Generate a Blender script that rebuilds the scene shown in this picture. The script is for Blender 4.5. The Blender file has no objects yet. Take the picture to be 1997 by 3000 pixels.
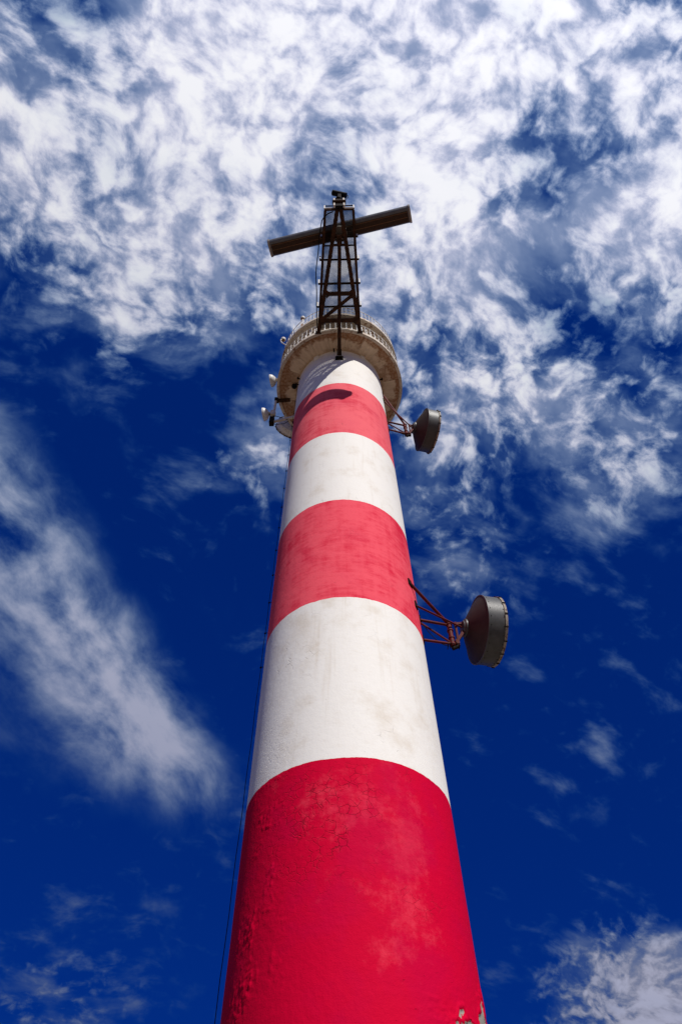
import bpy, bmesh, math, random
from mathutils import Vector, Matrix, noise as mnoise

random.seed(7)
R = math.radians
scene = bpy.context.scene
col = scene.collection

# ------------------------------------------------------------------ camera
cam_data = bpy.data.cameras.new("camera")
cam = bpy.data.objects.new("camera", cam_data)
col.objects.link(cam)
FW = Vector((-0.00162, 0.55434, 0.83229)).normalized()
RT = Vector((0.99978, 0.0185, -0.01037)).normalized()
UP = RT.cross(FW)
m = Matrix((RT, UP, -FW)).transposed().to_4x4()
m.translation = Vector((0.0, -12.112, 1.6))
cam.matrix_world = m
cam_data.sensor_fit = 'VERTICAL'
cam_data.sensor_height = 36.0
cam_data.lens = 24.0
cam_data.clip_start = 0.05
cam_data.clip_end = 20000.0
scene.camera = cam

# ------------------------------------------------------------------ sun and exposure
SUN_AZ, SUN_EL = R(27.0), R(42.5)        # azimuth from -Y towards +X
SUN_DIR = Vector((math.sin(SUN_AZ) * math.cos(SUN_EL), -math.cos(SUN_AZ) * math.cos(SUN_EL), math.sin(SUN_EL)))
sd = bpy.data.lights.new("sun", 'SUN')
sd.energy = 4.3
sd.angle = R(0.53)
sd.color = (1.0, 0.96, 0.9)
sun = bpy.data.objects.new("sun", sd)
col.objects.link(sun)
sun.rotation_euler = SUN_DIR.to_track_quat('Z', 'Y').to_euler()
sun.location = (10, -20, 40)
vs = scene.view_settings
vs.view_transform = 'Standard'
vs.look = 'None'
vs.exposure = 0.0
vs.gamma = 1.0
vs.use_curve_mapping = False

# ------------------------------------------------------------------ node helpers
class NT:
    def __init__(self, tree):
        self.t = tree
        self.n = tree.nodes
        self.l = tree.links
    def new(self, typ, **kw):
        nd = self.n.new(typ)
        for k, v in kw.items():
            setattr(nd, k, v)
        return nd
    def link(self, a, b):
        self.l.new(a, b)
    def put(self, sock, v):
        if hasattr(v, 'is_output'):
            self.l.new(v, sock)
        else:
            sock.default_value = v
    def math(self, op, a, b=None, c=None, clamp=False):
        nd = self.new('ShaderNodeMath', operation=op, use_clamp=clamp)
        for i, v in enumerate((a, b, c)):
            if v is not None:
                self.put(nd.inputs[i], v)
        return nd.outputs[0]
    def vmath(self, op, a, b=None, out=0):
        nd = self.new('ShaderNodeVectorMath', operation=op)
        for i, v in enumerate((a, b)):
            if v is not None:
                if op == 'SCALE' and i == 1:
                    self.put(nd.inputs['Scale'], v)
                else:
                    self.put(nd.inputs[i], v)
        return nd.outputs[out]
    def noise(self, vec, scale, detail=4.0, rough=0.55, lac=2.0, dist=0.0, color=False, dims='3D'):
        nd = self.new('ShaderNodeTexNoise', noise_dimensions=dims)
        self.put(nd.inputs['Vector'], vec)
        nd.inputs['Scale'].default_value = scale
        nd.inputs['Detail'].default_value = detail
        nd.inputs['Roughness'].default_value = rough
        nd.inputs['Lacunarity'].default_value = lac
        nd.inputs['Distortion'].default_value = dist
        return nd.outputs['Color' if color else 'Fac']
    def mapping(self, vec, loc=(0, 0, 0), rot=(0, 0, 0), scale=(1, 1, 1)):
        nd = self.new('ShaderNodeMapping')
        self.put(nd.inputs['Vector'], vec)
        nd.inputs['Location'].default_value = loc
        nd.inputs['Rotation'].default_value = rot
        nd.inputs['Scale'].default_value = scale
        return nd.outputs[0]
    def smooth(self, v, lo, hi, to0=0.0, to1=1.0):
        nd = self.new('ShaderNodeMapRange', interpolation_type='SMOOTHSTEP')
        self.put(nd.inputs['Value'], v)
        self.put(nd.inputs['From Min'], lo)
        self.put(nd.inputs['From Max'], hi)
        self.put(nd.inputs['To Min'], to0)
        self.put(nd.inputs['To Max'], to1)
        return nd.outputs['Result']
    def mix(self, f, a, b, typ='MIX'):
        nd = self.new('ShaderNodeMix', data_type='RGBA', blend_type=typ)
        self.put(nd.inputs[0], f)
        for s, v in ((6, a), (7, b)):
            if isinstance(v, (tuple, list)) and len(v) == 3:
                v = (*v, 1.0)
            self.put(nd.inputs[s], v)
        return nd.outputs[2]
    def bump(self, height, strength=0.5, distance=0.01, normal=None):
        nd = self.new('ShaderNodeBump')
        nd.inputs['Strength'].default_value = strength
        nd.inputs['Distance'].default_value = distance
        self.put(nd.inputs['Height'], height)
        if normal is not None:
            self.put(nd.inputs['Normal'], normal)
        return nd.outputs[0]

# ------------------------------------------------------------------ sky: daylight sky with a broken layer of cloud
# soft lobes on the sky sphere (direction, concentration, weight): where the cloud layer is thick or torn
CLOUD_LOBES = [
    (0.0453, 0.0918, 0.9947, 27.1, 0.95),
    (-0.1248, 0.8037, 0.5817, 27.1, -0.232),
    (-0.3652, 0.0777, 0.9277, 77.7, 0.65),
    (0.2033, 0.4415, 0.8739, 77.7, 0.577),
    (0.3372, 0.8809, 0.3323, 205.2, 0.96),
    (0.3857, 0.753, 0.5331, 27.1, -0.305),
    (0.3601, -0.0203, 0.9327, 77.7, 0.308),
    (-0.418, 0.5277, 0.7395, 27.1, -0.233),
    (0.3994, 0.2159, 0.891, 205.2, 0.275),
    (-0.1639, 0.0254, 0.9861, 205.2, 0.326),
    (-0.265, 0.2833, 0.9217, 205.2, 0.338),
    (0.4145, 0.4146, 0.8101, 205.2, 0.13),
    (0.0205, 0.9335, 0.358, 77.7, -0.166),
    (-0.0278, 0.0904, 0.9955, 205.2, -0.389),
    (0.2631, 0.1568, 0.9519, 205.2, -0.291),
    (-0.2817, -0.0328, 0.9589, 205.2, -0.304),
    (0.3857, 0.753, 0.5331, 205.2, 0.208),
    (0.3425, 0.2879, 0.8943, 205.2, -0.263),
    (-0.3935, 0.7784, 0.4891, 205.2, 0.068),
    (0.1981, 0.6437, 0.7392, 205.2, 0.281),
    (-0.1968, 0.3619, 0.9112, 205.2, -0.321),
    (-0.1244, 0.5131, 0.8493, 205.2, 0.381),
    (-0.1261, 0.5819, 0.8034, 205.2, -0.291),
    (0.3627, 0.8268, 0.4299, 205.2, -0.4),
    (-0.3624, 0.868, 0.3395, 205.2, 0.22),
    (-0.0329, 0.2261, 0.9736, 205.2, -0.243),
    (-0.0477, 0.81, 0.5844, 205.2, 0.106),
    (0.2788, 0.5038, 0.8176, 205.2, -0.638),
    (-0.3982, 0.2666, 0.8777, 205.2, -0.149),
    (-0.2487, 0.1473, 0.9573, 205.2, -0.252),
    (0.2566, 0.0929, 0.9621, 205.2, -0.351),
    (-0.1853, 0.2192, 0.9579, 205.2, 0.172),
    (-0.4125, 0.3994, 0.8188, 205.2, 0.082),
    (-0.0379, 0.3721, 0.9274, 205.2, -0.12),
    (0.3498, 0.4929, 0.7967, 205.2, 0.516),
    (0.4136, 0.543, 0.7308, 205.2, -0.208),
    (0.1241, 0.3726, 0.9197, 205.2, -0.203),
    (0.1939, 0.7019, 0.6854, 205.2, -0.172),
    (0.237, 0.8608, 0.4504, 205.2, -0.249),
    (0.3126, 0.8113, 0.494, 205.2, 0.304),
    (0.2181, 0.9124, 0.3464, 205.2, 0.136),
    (0.0444, 0.2998, 0.953, 205.2, 0.154),
    (-0.1147, 0.9267, 0.3578, 205.2, -0.1),
    (0.0392, 0.5889, 0.8072, 205.2, -0.06),
    (-0.3838, 0.8131, 0.4377, 205.2, -0.276),
    (0.0453, 0.0918, 0.9947, 205.2, -0.183),
    (0.2002, 0.2971, 0.9336, 205.2, -0.147),
    (0.1931, 0.158, 0.9684, 205.2, 0.25),
    (0.391, 0.1523, 0.9077, 205.2, 0.302),
    (0.2419, -0.0235, 0.97, 205.2, 0.128),
    (-0.0479, 0.8826, 0.4677, 205.2, 0.098),
    (-0.0465, 0.7112, 0.7014, 205.2, 0.072),
    (-0.2518, 0.8802, 0.4023, 205.2, 0.074),
    (-0.409, 0.6933, 0.5934, 205.2, -0.061),
]
VEIL_LOBES = [
    (-0.3851, 0.6147, 0.6884, 91.2, 0.867),
    (-0.276, 0.7461, 0.606, 268, 0.85),
    (-0.4766, 0.4682, 0.7441, 268, 1.094),
    (-0.2457, 0.587, 0.7714, 268, -0.135),
    (-0.2001, 0.8047, 0.5589, 678.3, 0.587),
    (-0.4985, 0.6253, 0.6004, 268, -0.138),
    (-0.2061, 0.7108, 0.6725, 678.3, -0.171),
    (-0.3177, 0.5085, 0.8003, 678.3, -0.274),
    (-0.5047, 0.489, 0.7115, 678.3, -0.429),
    (-0.2827, 0.6111, 0.7393, 678.3, -0.307),
    (-0.3694, 0.7613, 0.5329, 268, -0.08),
    (-0.3166, 0.661, 0.6803, 678.3, 0.309),
    (-0.3824, 0.4282, 0.8188, 678.3, -0.21),
    (-0.2446, 0.6768, 0.6943, 678.3, -0.274),
    (-0.166, 0.7669, 0.6199, 678.3, -0.179),
    (-0.268, 0.8095, 0.5224, 678.3, -0.137),
    (-0.386, 0.5859, 0.7126, 678.3, 0.258),
    (-0.3187, 0.5727, 0.7553, 678.3, -0.209),
    (-0.5027, 0.4291, 0.7504, 678.3, -0.224),
    (-0.4445, 0.4137, 0.7945, 678.3, 0.187),
    (-0.3467, 0.704, 0.6198, 678.3, 0.086),
    (-0.4755, 0.5843, 0.6576, 678.3, -0.136),
    (-0.439, 0.3491, 0.8279, 678.3, -0.048),
    (-0.4401, 0.6725, 0.595, 678.3, -0.102),
]
SKY_TINT = (0.004, 0.165, 1.10)
CL_BASE, CL_SUN = 2.0, 9.2

world = bpy.data.worlds.new("World")
scene.world = world
world.use_nodes = True
W = NT(world.node_tree)
W.n.clear()
w_out = W.new('ShaderNodeOutputWorld')
w_bg = W.new('ShaderNodeBackground')
w_bg.inputs['Strength'].default_value = 0.1
W.link(w_bg.outputs[0], w_out.inputs[0])
sky = W.new('ShaderNodeTexSky', sky_type='NISHITA')
sky.sun_disc = False
sky.sun_elevation = SUN_EL
sky.sun_rotation = math.atan2(SUN_DIR.x, SUN_DIR.y)
sky.altitude = 30.0
sky.air_density = 0.8
sky.dust_density = 0.2
sky.ozone_density = 3.0
wdir = W.vmath('NORMALIZE', W.new('ShaderNodeTexCoord').outputs['Generated'])
wsep = W.new('ShaderNodeSeparateXYZ')
W.link(wdir, wsep.inputs[0])
dz = W.math('MAXIMUM', wsep.outputs[2], 0.0)
den = W.math('ADD', dz, 0.55)
wcmb = W.new('ShaderNodeCombineXYZ')
W.link(W.math('DIVIDE', wsep.outputs[0], den), wcmb.inputs[0])
W.link(W.math('DIVIDE', wsep.outputs[1], den), wcmb.inputs[1])
layer = wcmb.outputs[0]                       # position on the cloud layer

_n3 = W.noise
W.noise = lambda *a, **k: _n3(*a, dims='2D', **k)      # the layer is flat

def lobe_sum(lobes, base):
    acc = base
    for (x, y, z, k, w) in lobes:
        d = W.vmath('DOT_PRODUCT', wdir, (x, y, z), out='Value')
        e = W.math('EXPONENT', W.math('MULTIPLY_ADD', d, k, -k))
        acc = W.math('MULTIPLY_ADD', e, w, acc)
    return acc

# gentle domain warp so that the edges of the cloud fields curl
wp = W.vmath('SUBTRACT', W.noise(layer, 6.0, 2.0, 0.5, color=True), (0.5, 0.5, 0.5))
lay2 = W.vmath('ADD', layer, W.vmath('SCALE', wp, 0.05))
wp2 = W.vmath('SUBTRACT', W.noise(lay2, 34.0, 2.0, 0.5, color=True), (0.5, 0.5, 0.5))
lay3 = W.vmath('ADD', lay2, W.vmath('SCALE', wp2, 0.007))
cover = lobe_sum(CLOUD_LOBES, 0.24)
def streak(vec, deg, lx, ly):
    mp = W.new('ShaderNodeMapping', vector_type='TEXTURE')
    W.link(vec, mp.inputs['Vector'])
    mp.inputs['Rotation'].default_value = (0, 0, R(deg))
    mp.inputs['Scale'].default_value = (lx, ly, 1.0)
    return mp.outputs[0]

aniso = streak(lay3, 27.0, 1.15, 0.92)
n_big = W.noise(lay2, 8.0, 2.0, 0.5)
n_mid = W.noise(aniso, 34.0, 8.0, 0.62)
# cauliflower tufts
vor = W.new('ShaderNodeTexVoronoi', feature='SMOOTH_F1', voronoi_dimensions='2D')
W.link(W.vmath('ADD', lay3, W.vmath('SCALE', wp2, 0.02)), vor.inputs['Vector'])
vor.inputs['Scale'].default_value = 44.0
vor.inputs['Smoothness'].default_value = 0.6
vor.inputs['Detail'].default_value = 1.5
vor.inputs['Roughness'].default_value = 0.5
tuft = W.math('SUBTRACT', 0.42, vor.outputs['Distance'])
nn = W.math('MULTIPLY_ADD', W.math('SUBTRACT', n_big, 0.5), 1.1,
            W.math('MULTIPLY_ADD', W.math('SUBTRACT', n_mid, 0.5), 2.75, W.math('MULTIPLY', tuft, 0.8)))
dens = W.math('ADD', W.math('MULTIPLY_ADD', cover, 1.42, -0.06), nn)
n_soft = W.noise(streak(lay2, 20.0, 1.5, 0.8), 17.0, 5.0, 0.55)
soft = W.smooth(W.math('MULTIPLY_ADD', W.math('SUBTRACT', n_soft, 0.5), 2.0, W.math('MULTIPLY_ADD', cover, 1.25, 0.0)), 0.19, 1.3, 0.0, 0.85)
crisp = W.smooth(dens, 0.12, 1.10)
k_c = W.smooth(cover, 0.12, 0.62, 0.08, 0.85)
alpha = W.math('ADD', W.math('MULTIPLY', crisp, k_c), W.math('MULTIPLY', soft, W.math('SUBTRACT', 1.0, k_c)))
# thin smooth veil
veil_f = lobe_sum(VEIL_LOBES, 0.0)
v_n = W.noise(streak(lay2, 66.0, 1.35, 0.8), 11.0, 8.0, 0.58)
veil = W.smooth(W.math('MULTIPLY_ADD', W.math('SUBTRACT', v_n, 0.5), W.math('MULTIPLY_ADD', veil_f, 2.6, 0.3), W.math('MULTIPLY', veil_f, 0.95)), 0.02, 1.3, 0.0, 0.92)
# translucent sheet between the tufts
sheet = W.smooth(W.math('MULTIPLY_ADD', W.math('SUBTRACT', W.noise(lay2, 11.0, 5.0, 0.55), 0.5), 1.6, cover), 0.28, 1.15, 0.0, 0.55)
alpha = W.math('SUBTRACT', 1.0, W.math('MULTIPLY', W.math('SUBTRACT', 1.0, alpha), W.math('SUBTRACT', 1.0, sheet)))
alpha = W.math('SUBTRACT', 1.0, W.math('MULTIPLY', W.math('SUBTRACT', 1.0, alpha), W.math('SUBTRACT', 1.0, veil)))
# a polarising filter deepens and evens the blue
gam = W.new('ShaderNodeGamma')
W.link(sky.outputs[0], gam.inputs[0])
gam.inputs[1].default_value = 0.45
blue = W.mix(1.0, gam.outputs[0], SKY_TINT, 'MULTIPLY')
# cloud brightness: thick parts white, thin parts grey lavender, brighter towards the sun
toward = W.math('MULTIPLY_ADD', W.vmath('DOT_PRODUCT', wdir, tuple(SUN_DIR), out='Value'), 0.5, 0.5)
thick = W.math('MAXIMUM', W.smooth(dens, 0.55, 1.55), W.math('MULTIPLY', veil, 0.8))
lum = W.math('MULTIPLY_ADD', W.math('POWER', toward, 1.6), CL_SUN, CL_BASE)
lum = W.math('MULTIPLY', lum, W.math('MULTIPLY_ADD', thick, 0.38, 0.70))
c_col = W.mix(thick, (0.93, 0.95, 1.22), (1.0, 1.0, 1.05))
low = W.smooth(toward, 0.75, 0.3)                  # cloud far from the sun is lit by blue sky
c_col = W.mix(low, c_col, (0.86, 0.89, 1.22))
c_fin = W.vmath('SCALE', c_col, lum)
# thin cloud scatters blue first, then green, then red
acmb = W.new('ShaderNodeCombineXYZ')
for i, pw in enumerate((1.45, 1.12, 0.95)):
    W.link(W.math('POWER', alpha, pw), acmb.inputs[i])
diff = W.vmath('SUBTRACT', c_fin, blue)
fin = W.vmath('ADD', blue, W.vmath('MULTIPLY', diff, acmb.outputs[0]))
W.link(fin, w_bg.inputs['Color'])
try:
    world.cycles.sampling_method = 'MANUAL'
    world.cycles.sample_map_resolution = 512
except Exception:
    pass

# ------------------------------------------------------------------ materials
def new_mat(name):
    mt = bpy.data.materials.new(name)
    mt.use_nodes = True
    t = NT(mt.node_tree)
    b = t.n['Principled BSDF']
    return mt, t, b

def coords(t):
    return t.new('ShaderNodeTexCoord').outputs['Object']

def worn_metal(name, base, rust, amount, rough=0.55, metallic=0.0, scale=6.0, spec=0.3):
    """painted steel with rust blotches and a slightly uneven sheen"""
    mt, t, b = new_mat(name)
    c = coords(t)
    n1 = t.noise(c, scale, 6.0, 0.65)
    n2 = t.noise(c, scale * 5.0, 3.0, 0.6)
    f = t.smooth(t.math('MULTIPLY_ADD', t.math('SUBTRACT', n2, 0.5), 0.4, n1), 0.62 - amount * 0.3, 0.78 - amount * 0.3)
    base2 = t.mix(t.smooth(n1, 0.35, 0.65), tuple(v * 0.82 for v in base), tuple(min(1, v * 1.12) for v in base))
    t.link(t.mix(f, base2, rust), b.inputs['Base Color'])
    t.put(b.inputs['Roughness'], t.math('MULTIPLY_ADD', n2, 0.25, rough - 0.1))
    b.inputs['Metallic'].default_value = metallic
    b.inputs['Specular IOR Level'].default_value = spec
    t.link(t.bump(n2, 0.25, 0.004), b.inputs['Normal'])
    return mt

def cyl_coords(t, c):
    """angle (radians, 0 = -Y side, + towards +X), height"""
    s = t.new('ShaderNodeSeparateXYZ')
    t.link(c, s.inputs[0])
    ang = t.math('ARCTAN2', s.outputs[0], t.math('MULTIPLY', s.outputs[1], -1.0))
    return ang, s.outputs[2]

def spot(t, ang, z, a0, z0, ra, rz):
    """soft elliptical patch on the shaft's wall at angle a0 (deg) and height z0"""
    u = t.math('DIVIDE', t.math('SUBTRACT', ang, R(a0)), R(ra))
    v = t.math('DIVIDE', t.math('SUBTRACT', z, z0), rz)
    d = t.math('ADD', t.math('MULTIPLY', u, u), t.math('MULTIPLY', v, v))
    return t.math('EXPONENT', t.math('MULTIPLY', d, -1.0))

def cracks(t, c, scale, width):
    wv = t.vmath('SUBTRACT', t.noise(c, scale * 1.2, 3.0, 0.6, color=True), (0.5, 0.5, 0.5))
    c2 = t.vmath('ADD', c, t.vmath('SCALE', wv, 0.55 / scale))
    vo = t.new('ShaderNodeTexVoronoi', feature='DISTANCE_TO_EDGE')
    t.link(c2, vo.inputs['Vector'])
    vo.inputs['Scale'].default_value = scale
    return t.smooth(vo.outputs['Distance'], 0.0, width, 1.0, 0.0)

def red_paint(name, deep, faded, fade_lo, fade_hi, strokes, low_band=False):
    mt, t, b = new_mat(name)
    c = coords(t)
    ang, z = cyl_coords(t, c)
    big = t.noise(c, 0.55, 3.0, 0.5)
    cl = t.noise(c, 1.7, 7.0, 0.62)
    st = t.noise(t.mapping(c, scale=(1.2, 1.2, 5.0)), 1.6, 6.0, 0.62)     # roller strokes running round the shaft
    fine = t.noise(c, 26.0, 4.0, 0.6)
    ver = t.noise(t.mapping(c, scale=(5.0, 5.0, 0.35)), 1.5, 3.0, 0.5)     # washed-down runs
    v = t.math('MULTIPLY_ADD', t.math('SUBTRACT', st, 0.5), strokes,
               t.math('MULTIPLY_ADD', t.math('SUBTRACT', cl, 0.5), 0.9,
                      t.math('MULTIPLY_ADD', t.math('SUBTRACT', ver, 0.5), 0.35, big)))
    v = t.math('MULTIPLY_ADD', t.math('SUBTRACT', fine, 0.5), 0.18, v)
    if low_band:
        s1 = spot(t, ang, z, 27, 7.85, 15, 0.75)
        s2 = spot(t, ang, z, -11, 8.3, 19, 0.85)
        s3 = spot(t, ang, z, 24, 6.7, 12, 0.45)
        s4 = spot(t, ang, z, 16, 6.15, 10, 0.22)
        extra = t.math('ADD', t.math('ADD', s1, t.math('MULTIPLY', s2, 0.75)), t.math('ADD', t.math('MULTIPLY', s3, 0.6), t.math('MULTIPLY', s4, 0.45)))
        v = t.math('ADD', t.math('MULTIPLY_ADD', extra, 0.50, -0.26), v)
        v = t.math('MULTIPLY_ADD', t.math('SUBTRACT', t.noise(c, 6.5, 6.0, 0.68), 0.5), 0.75, v)
    else:
        s1 = spot(t, ang, z, 62, 18.2, 22, 1.0)
        v = t.math('MULTIPLY_ADD', s1, -0.3, v)
    f = t.smooth(v, fade_lo, fade_hi)
    colr = t.mix(f, deep, faded)
    # a second, more crimson coat showing in clouds
    colr = t.mix(t.math('MULTIPLY', t.smooth(t.noise(c, 0.9, 4.0, 0.55), 0.48, 0.66), 0.5 if low_band else 0.12), colr, (deep[0] * 0.86, deep[1], deep[2] * 1.5))
    # cracks
    zone = t.smooth(t.noise(c, 0.8, 3.0, 0.55), 0.56, 0.7)
    if low_band:
        zone = t.math('MAXIMUM', t.math('MULTIPLY', zone, 0.5), t.math('MINIMUM', t.math('MULTIPLY', spot(t, ang, z, -12, 8.2, 24, 1.0), 1.7), 1.0))
    else:
        zone = t.math('MULTIPLY', zone, 0.5)
    breakup = t.smooth(t.noise(c, 3.5, 3.0, 0.6), 0.42, 0.6)
    ck = cracks(t, t.mapping(c, scale=(1.0, 1.0, 1.1)), 6.5, 0.045)
    ck2 = cracks(t, c, 12.0, 0.06)
    ck = t.math('MULTIPLY', t.math('MAXIMUM', ck, t.math('MULTIPLY', t.math('MULTIPLY', ck2, 0.6), t.smooth(t.noise(c, 2.2, 3.0, 0.6), 0.5, 0.6))), t.math('MULTIPLY', zone, breakup))
    # chips
    chip_n = t.noise(t.mapping(c, scale=(1.0, 1.0, 2.6)), 8.0, 4.0, 0.68)
    chip = t.math('MULTIPLY', t.smooth(chip_n, 0.69, 0.74), 0.6)
    colr = t.mix(t.math('MULTIPLY', t.math('MAXIMUM', ck, chip), 0.55), colr, (0.12, 0.012, 0.018))
    if low_band:
        at = t.new('ShaderNodeAttribute', attribute_name='peel')
        gray = t.mix(t.noise(c, 30.0, 5.0, 0.65), (0.22, 0.20, 0.17), (0.42, 0.40, 0.34))
        colr = t.mix(t.smooth(at.outputs['Fac'], 0.4, 0.6), colr, gray)
    t.link(colr, b.inputs['Base Color'])
    t.put(b.inputs['Roughness'], t.math('MULTIPLY_ADD', f, 0.1, 0.72))
    b.inputs['Specular IOR Level'].default_value = 0.04
    plaster = t.noise(c, 60.0, 3.0, 0.6)
    lump = t.noise(c, 9.0, 5.0, 0.62)
    h = t.math('MULTIPLY_ADD', plaster, 0.22, t.math('MULTIPLY_ADD', lump, 0.9, t.math('MULTIPLY', st, 0.35)))
    h = t.math('SUBTRACT', h, t.math('ADD', t.math('MULTIPLY', ck, 0.7), t.math('MULTIPLY', chip, 0.7)))
    t.link(t.bump(h, 0.8 if low_band else 0.6, 0.014), b.inputs['Normal'])
    return mt

def white_paint(name, white=(0.835, 0.805, 0.745), dirt=(0.64, 0.56, 0.455), dirt_amount=0.85):
    mt, t, b = new_mat(name)
    c = coords(t)
    ang, z = cyl_coords(t, c)
    big = t.noise(c, 0.75, 5.0, 0.6)
    bl = t.noise(t.mapping(c, loc=(3, 8, 1)), 1.9, 7.0, 0.65)
    ver = t.noise(t.mapping(c, scale=(5.0, 5.0, 0.3)), 1.6, 4.0, 0.55)
    st = t.noise(t.mapping(c, scale=(1.3, 1.3, 6.0)), 2.2, 6.0, 0.62)
    fine = t.noise(c, 30.0, 4.0, 0.6)
    d1 = t.smooth(t.math('MULTIPLY_ADD', t.math('SUBTRACT', bl, 0.5), 0.9, big), 0.46, 0.86)
    d2 = t.smooth(st, 0.58, 0.78)
    d3 = t.smooth(ver, 0.55, 0.8)
    d = t.math('ADD', t.math('MULTIPLY', d1, 0.75), t.math('ADD', t.math('MULTIPLY', d2, 0.35), t.math('MULTIPLY', d3, 0.42)), clamp=True)
    colr = t.mix(t.math('MULTIPLY', d, dirt_amount), white, dirt)
    colr = t.mix(t.math('MULTIPLY', t.smooth(fine, 0.6, 0.75), 0.12), colr, (0.5, 0.47, 0.43))
    chip_n = t.noise(t.mapping(c, scale=(1.0, 1.0, 2.8)), 7.0, 4.0, 0.68)
    chip = t.smooth(chip_n, 0.71, 0.75)
    zone = t.smooth(t.noise(c, 0.8, 3.0, 0.55), 0.54, 0.68)
    ck = t.math('MULTIPLY', cracks(t, c, 4.0, 0.03), t.math('MULTIPLY', zone, t.smooth(t.noise(c, 3.0, 3.0, 0.6), 0.5, 0.6)))
    colr = t.mix(t.math('MULTIPLY', t.math('MAXIMUM', chip, ck), 0.4), colr, (0.38, 0.34, 0.29))
    t.link(colr, b.inputs['Base Color'])
    b.inputs['Roughness'].default_value = 0.72
    b.inputs['Specular IOR Level'].default_value = 0.2
    lump = t.noise(c, 9.0, 5.0, 0.62)
    h = t.math('MULTIPLY_ADD', fine, 0.28, t.math('MULTIPLY_ADD', lump, 0.7, t.math('MULTIPLY', st, 0.25)))
    flank = spot(t, ang, z, -52, 9.7, 16, 0.6)          # rough render low on one flank
    pits = t.smooth(t.noise(c, 22.0, 4.0, 0.65), 0.52, 0.66)
    h = t.math('SUBTRACT', h, t.math('MULTIPLY', t.math('MAXIMUM', t.math('MAXIMUM', chip, ck), t.math('MULTIPLY', flank, pits)), 0.8))
    t.link(t.bump(h, 0.5, 0.013), b.inputs['Normal'])
    return mt

def soffit_concrete(name):
    """weathered concrete under the gallery: board marks, rust and damp at the rim"""
    mt, t, b = new_mat(name)
    c = coords(t)
    ang, z = cyl_coords(t, c)
    rad = t.vmath('LENGTH', t.vmath('MULTIPLY', c, (1.0, 1.0, 0.0)), out='Value')
    rnd = t.new('ShaderNodeObjectInfo').outputs['Random']
    n1 = t.noise(c, 2.6, 6.0, 0.68)
    n2 = t.noise(c, 9.0, 5.0, 0.65)
    off = t.math('MULTIPLY', t.math('SUBTRACT', rnd, 0.5), 0.3)
    edge = t.math('ADD', rad, t.math('MULTIPLY_ADD', t.math('SUBTRACT', n1, 0.5), 1.1, off))
    rust = t.smooth(edge, 2.22, 2.42)
    inner = t.smooth(t.math('ADD', rad, t.math('MULTIPLY', t.math('SUBTRACT', n1, 0.5), 0.7)), 1.98, 1.84)
    rust2 = t.math('MULTIPLY', t.smooth(t.math('ADD', rnd, t.math('MULTIPLY', t.math('SUBTRACT', n1, 0.5), 1.2)), 0.68, 0.9), 0.75)
    boards = t.noise(t.vmath('MULTIPLY', c, (1.0, 1.0, 1.0)), 1.0, 1.0, 0.5)
    cmb = t.new('ShaderNodeCombineXYZ')
    t.link(t.math('MULTIPLY', ang, 22.0), cmb.inputs[0])
    t.link(t.math('MULTIPLY', rad, 0.6), cmb.inputs[1])
    brd = t.noise(cmb.outputs[0], 1.0, 3.0, 0.6)
    base = t.mix(t.smooth(brd, 0.25, 0.75), (0.68, 0.51, 0.35), (0.80, 0.63, 0.46))
    base = t.mix(t.math('MULTIPLY', t.smooth(n2, 0.5, 0.75), 0.35), base, (0.33, 0.24, 0.16))
    r_all = t.math('MAXIMUM', t.math('MAXIMUM', rust, t.math('MULTIPLY', inner, 0.5)), rust2)
    colr = t.mix(t.math('MULTIPLY', r_all, t.smooth(n2, 0.3, 0.62, 0.55, 1.0)), base, (0.30, 0.135, 0.055))
    t.link(colr, b.inputs['Base Color'])
    b.inputs['Roughness'].default_value = 0.85
    h = t.math('MULTIPLY_ADD', n2, 0.6, t.math('MULTIPLY', brd, 0.8))
    t.link(t.bump(h, 0.5, 0.012), b.inputs['Normal'])
    return mt

def rim_concrete(name):
    mt, t, b = new_mat(name)
    c = coords(t)
    n1 = t.noise(c, 3.0, 6.0, 0.65)
    n2 = t.noise(t.mapping(c, scale=(4, 4, 0.6)), 2.0, 5.0, 0.6)
    f = t.smooth(t.math('MULTIPLY_ADD', t.math('SUBTRACT', n2, 0.5), 0.8, n1), 0.5, 0.72)
    t.link(t.mix(f, (0.60, 0.52, 0.42), (0.27, 0.15, 0.08)), b.inputs['Base Color'])
    b.inputs['Roughness'].default_value = 0.8
    t.link(t.bump(n1, 0.4, 0.01), b.inputs['Normal'])
    return mt

def rocky_ground(name):
    mt, t, b = new_mat(name)
    c = coords(t)
    n1 = t.noise(c, 0.05, 6.0, 0.6)
    n2 = t.noise(c, 1.6, 8.0, 0.65)
    colr = t.mix(t.smooth(n1, 0.4, 0.62), (0.17, 0.125, 0.085), (0.10, 0.07, 0.05))
    colr = t.mix(t.smooth(n2, 0.45, 0.7), colr, (0.22, 0.175, 0.13))
    t.link(colr, b.inputs['Base Color'])
    b.inputs['Roughness'].default_value = 0.9
    t.link(t.bump(n2, 0.8, 0.06), b.inputs['Normal'])
    return mt

def simple(name, colour, rough=0.5, metallic=0.0, var=0.12, scale=8.0):
    mt, t, b = new_mat(name)
    c = coords(t)
    n = t.noise(c, scale, 5.0, 0.6)
    t.link(t.mix(t.smooth(n, 0.35, 0.65), tuple(v * (1 - var) for v in colour), tuple(min(1, v * (1 + var)) for v in colour)), b.inputs['Base Color'])
    t.put(b.inputs['Roughness'], t.math('MULTIPLY_ADD', n, 0.2, rough - 0.1))
    b.inputs['Metallic'].default_value = metallic
    return mt

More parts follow.
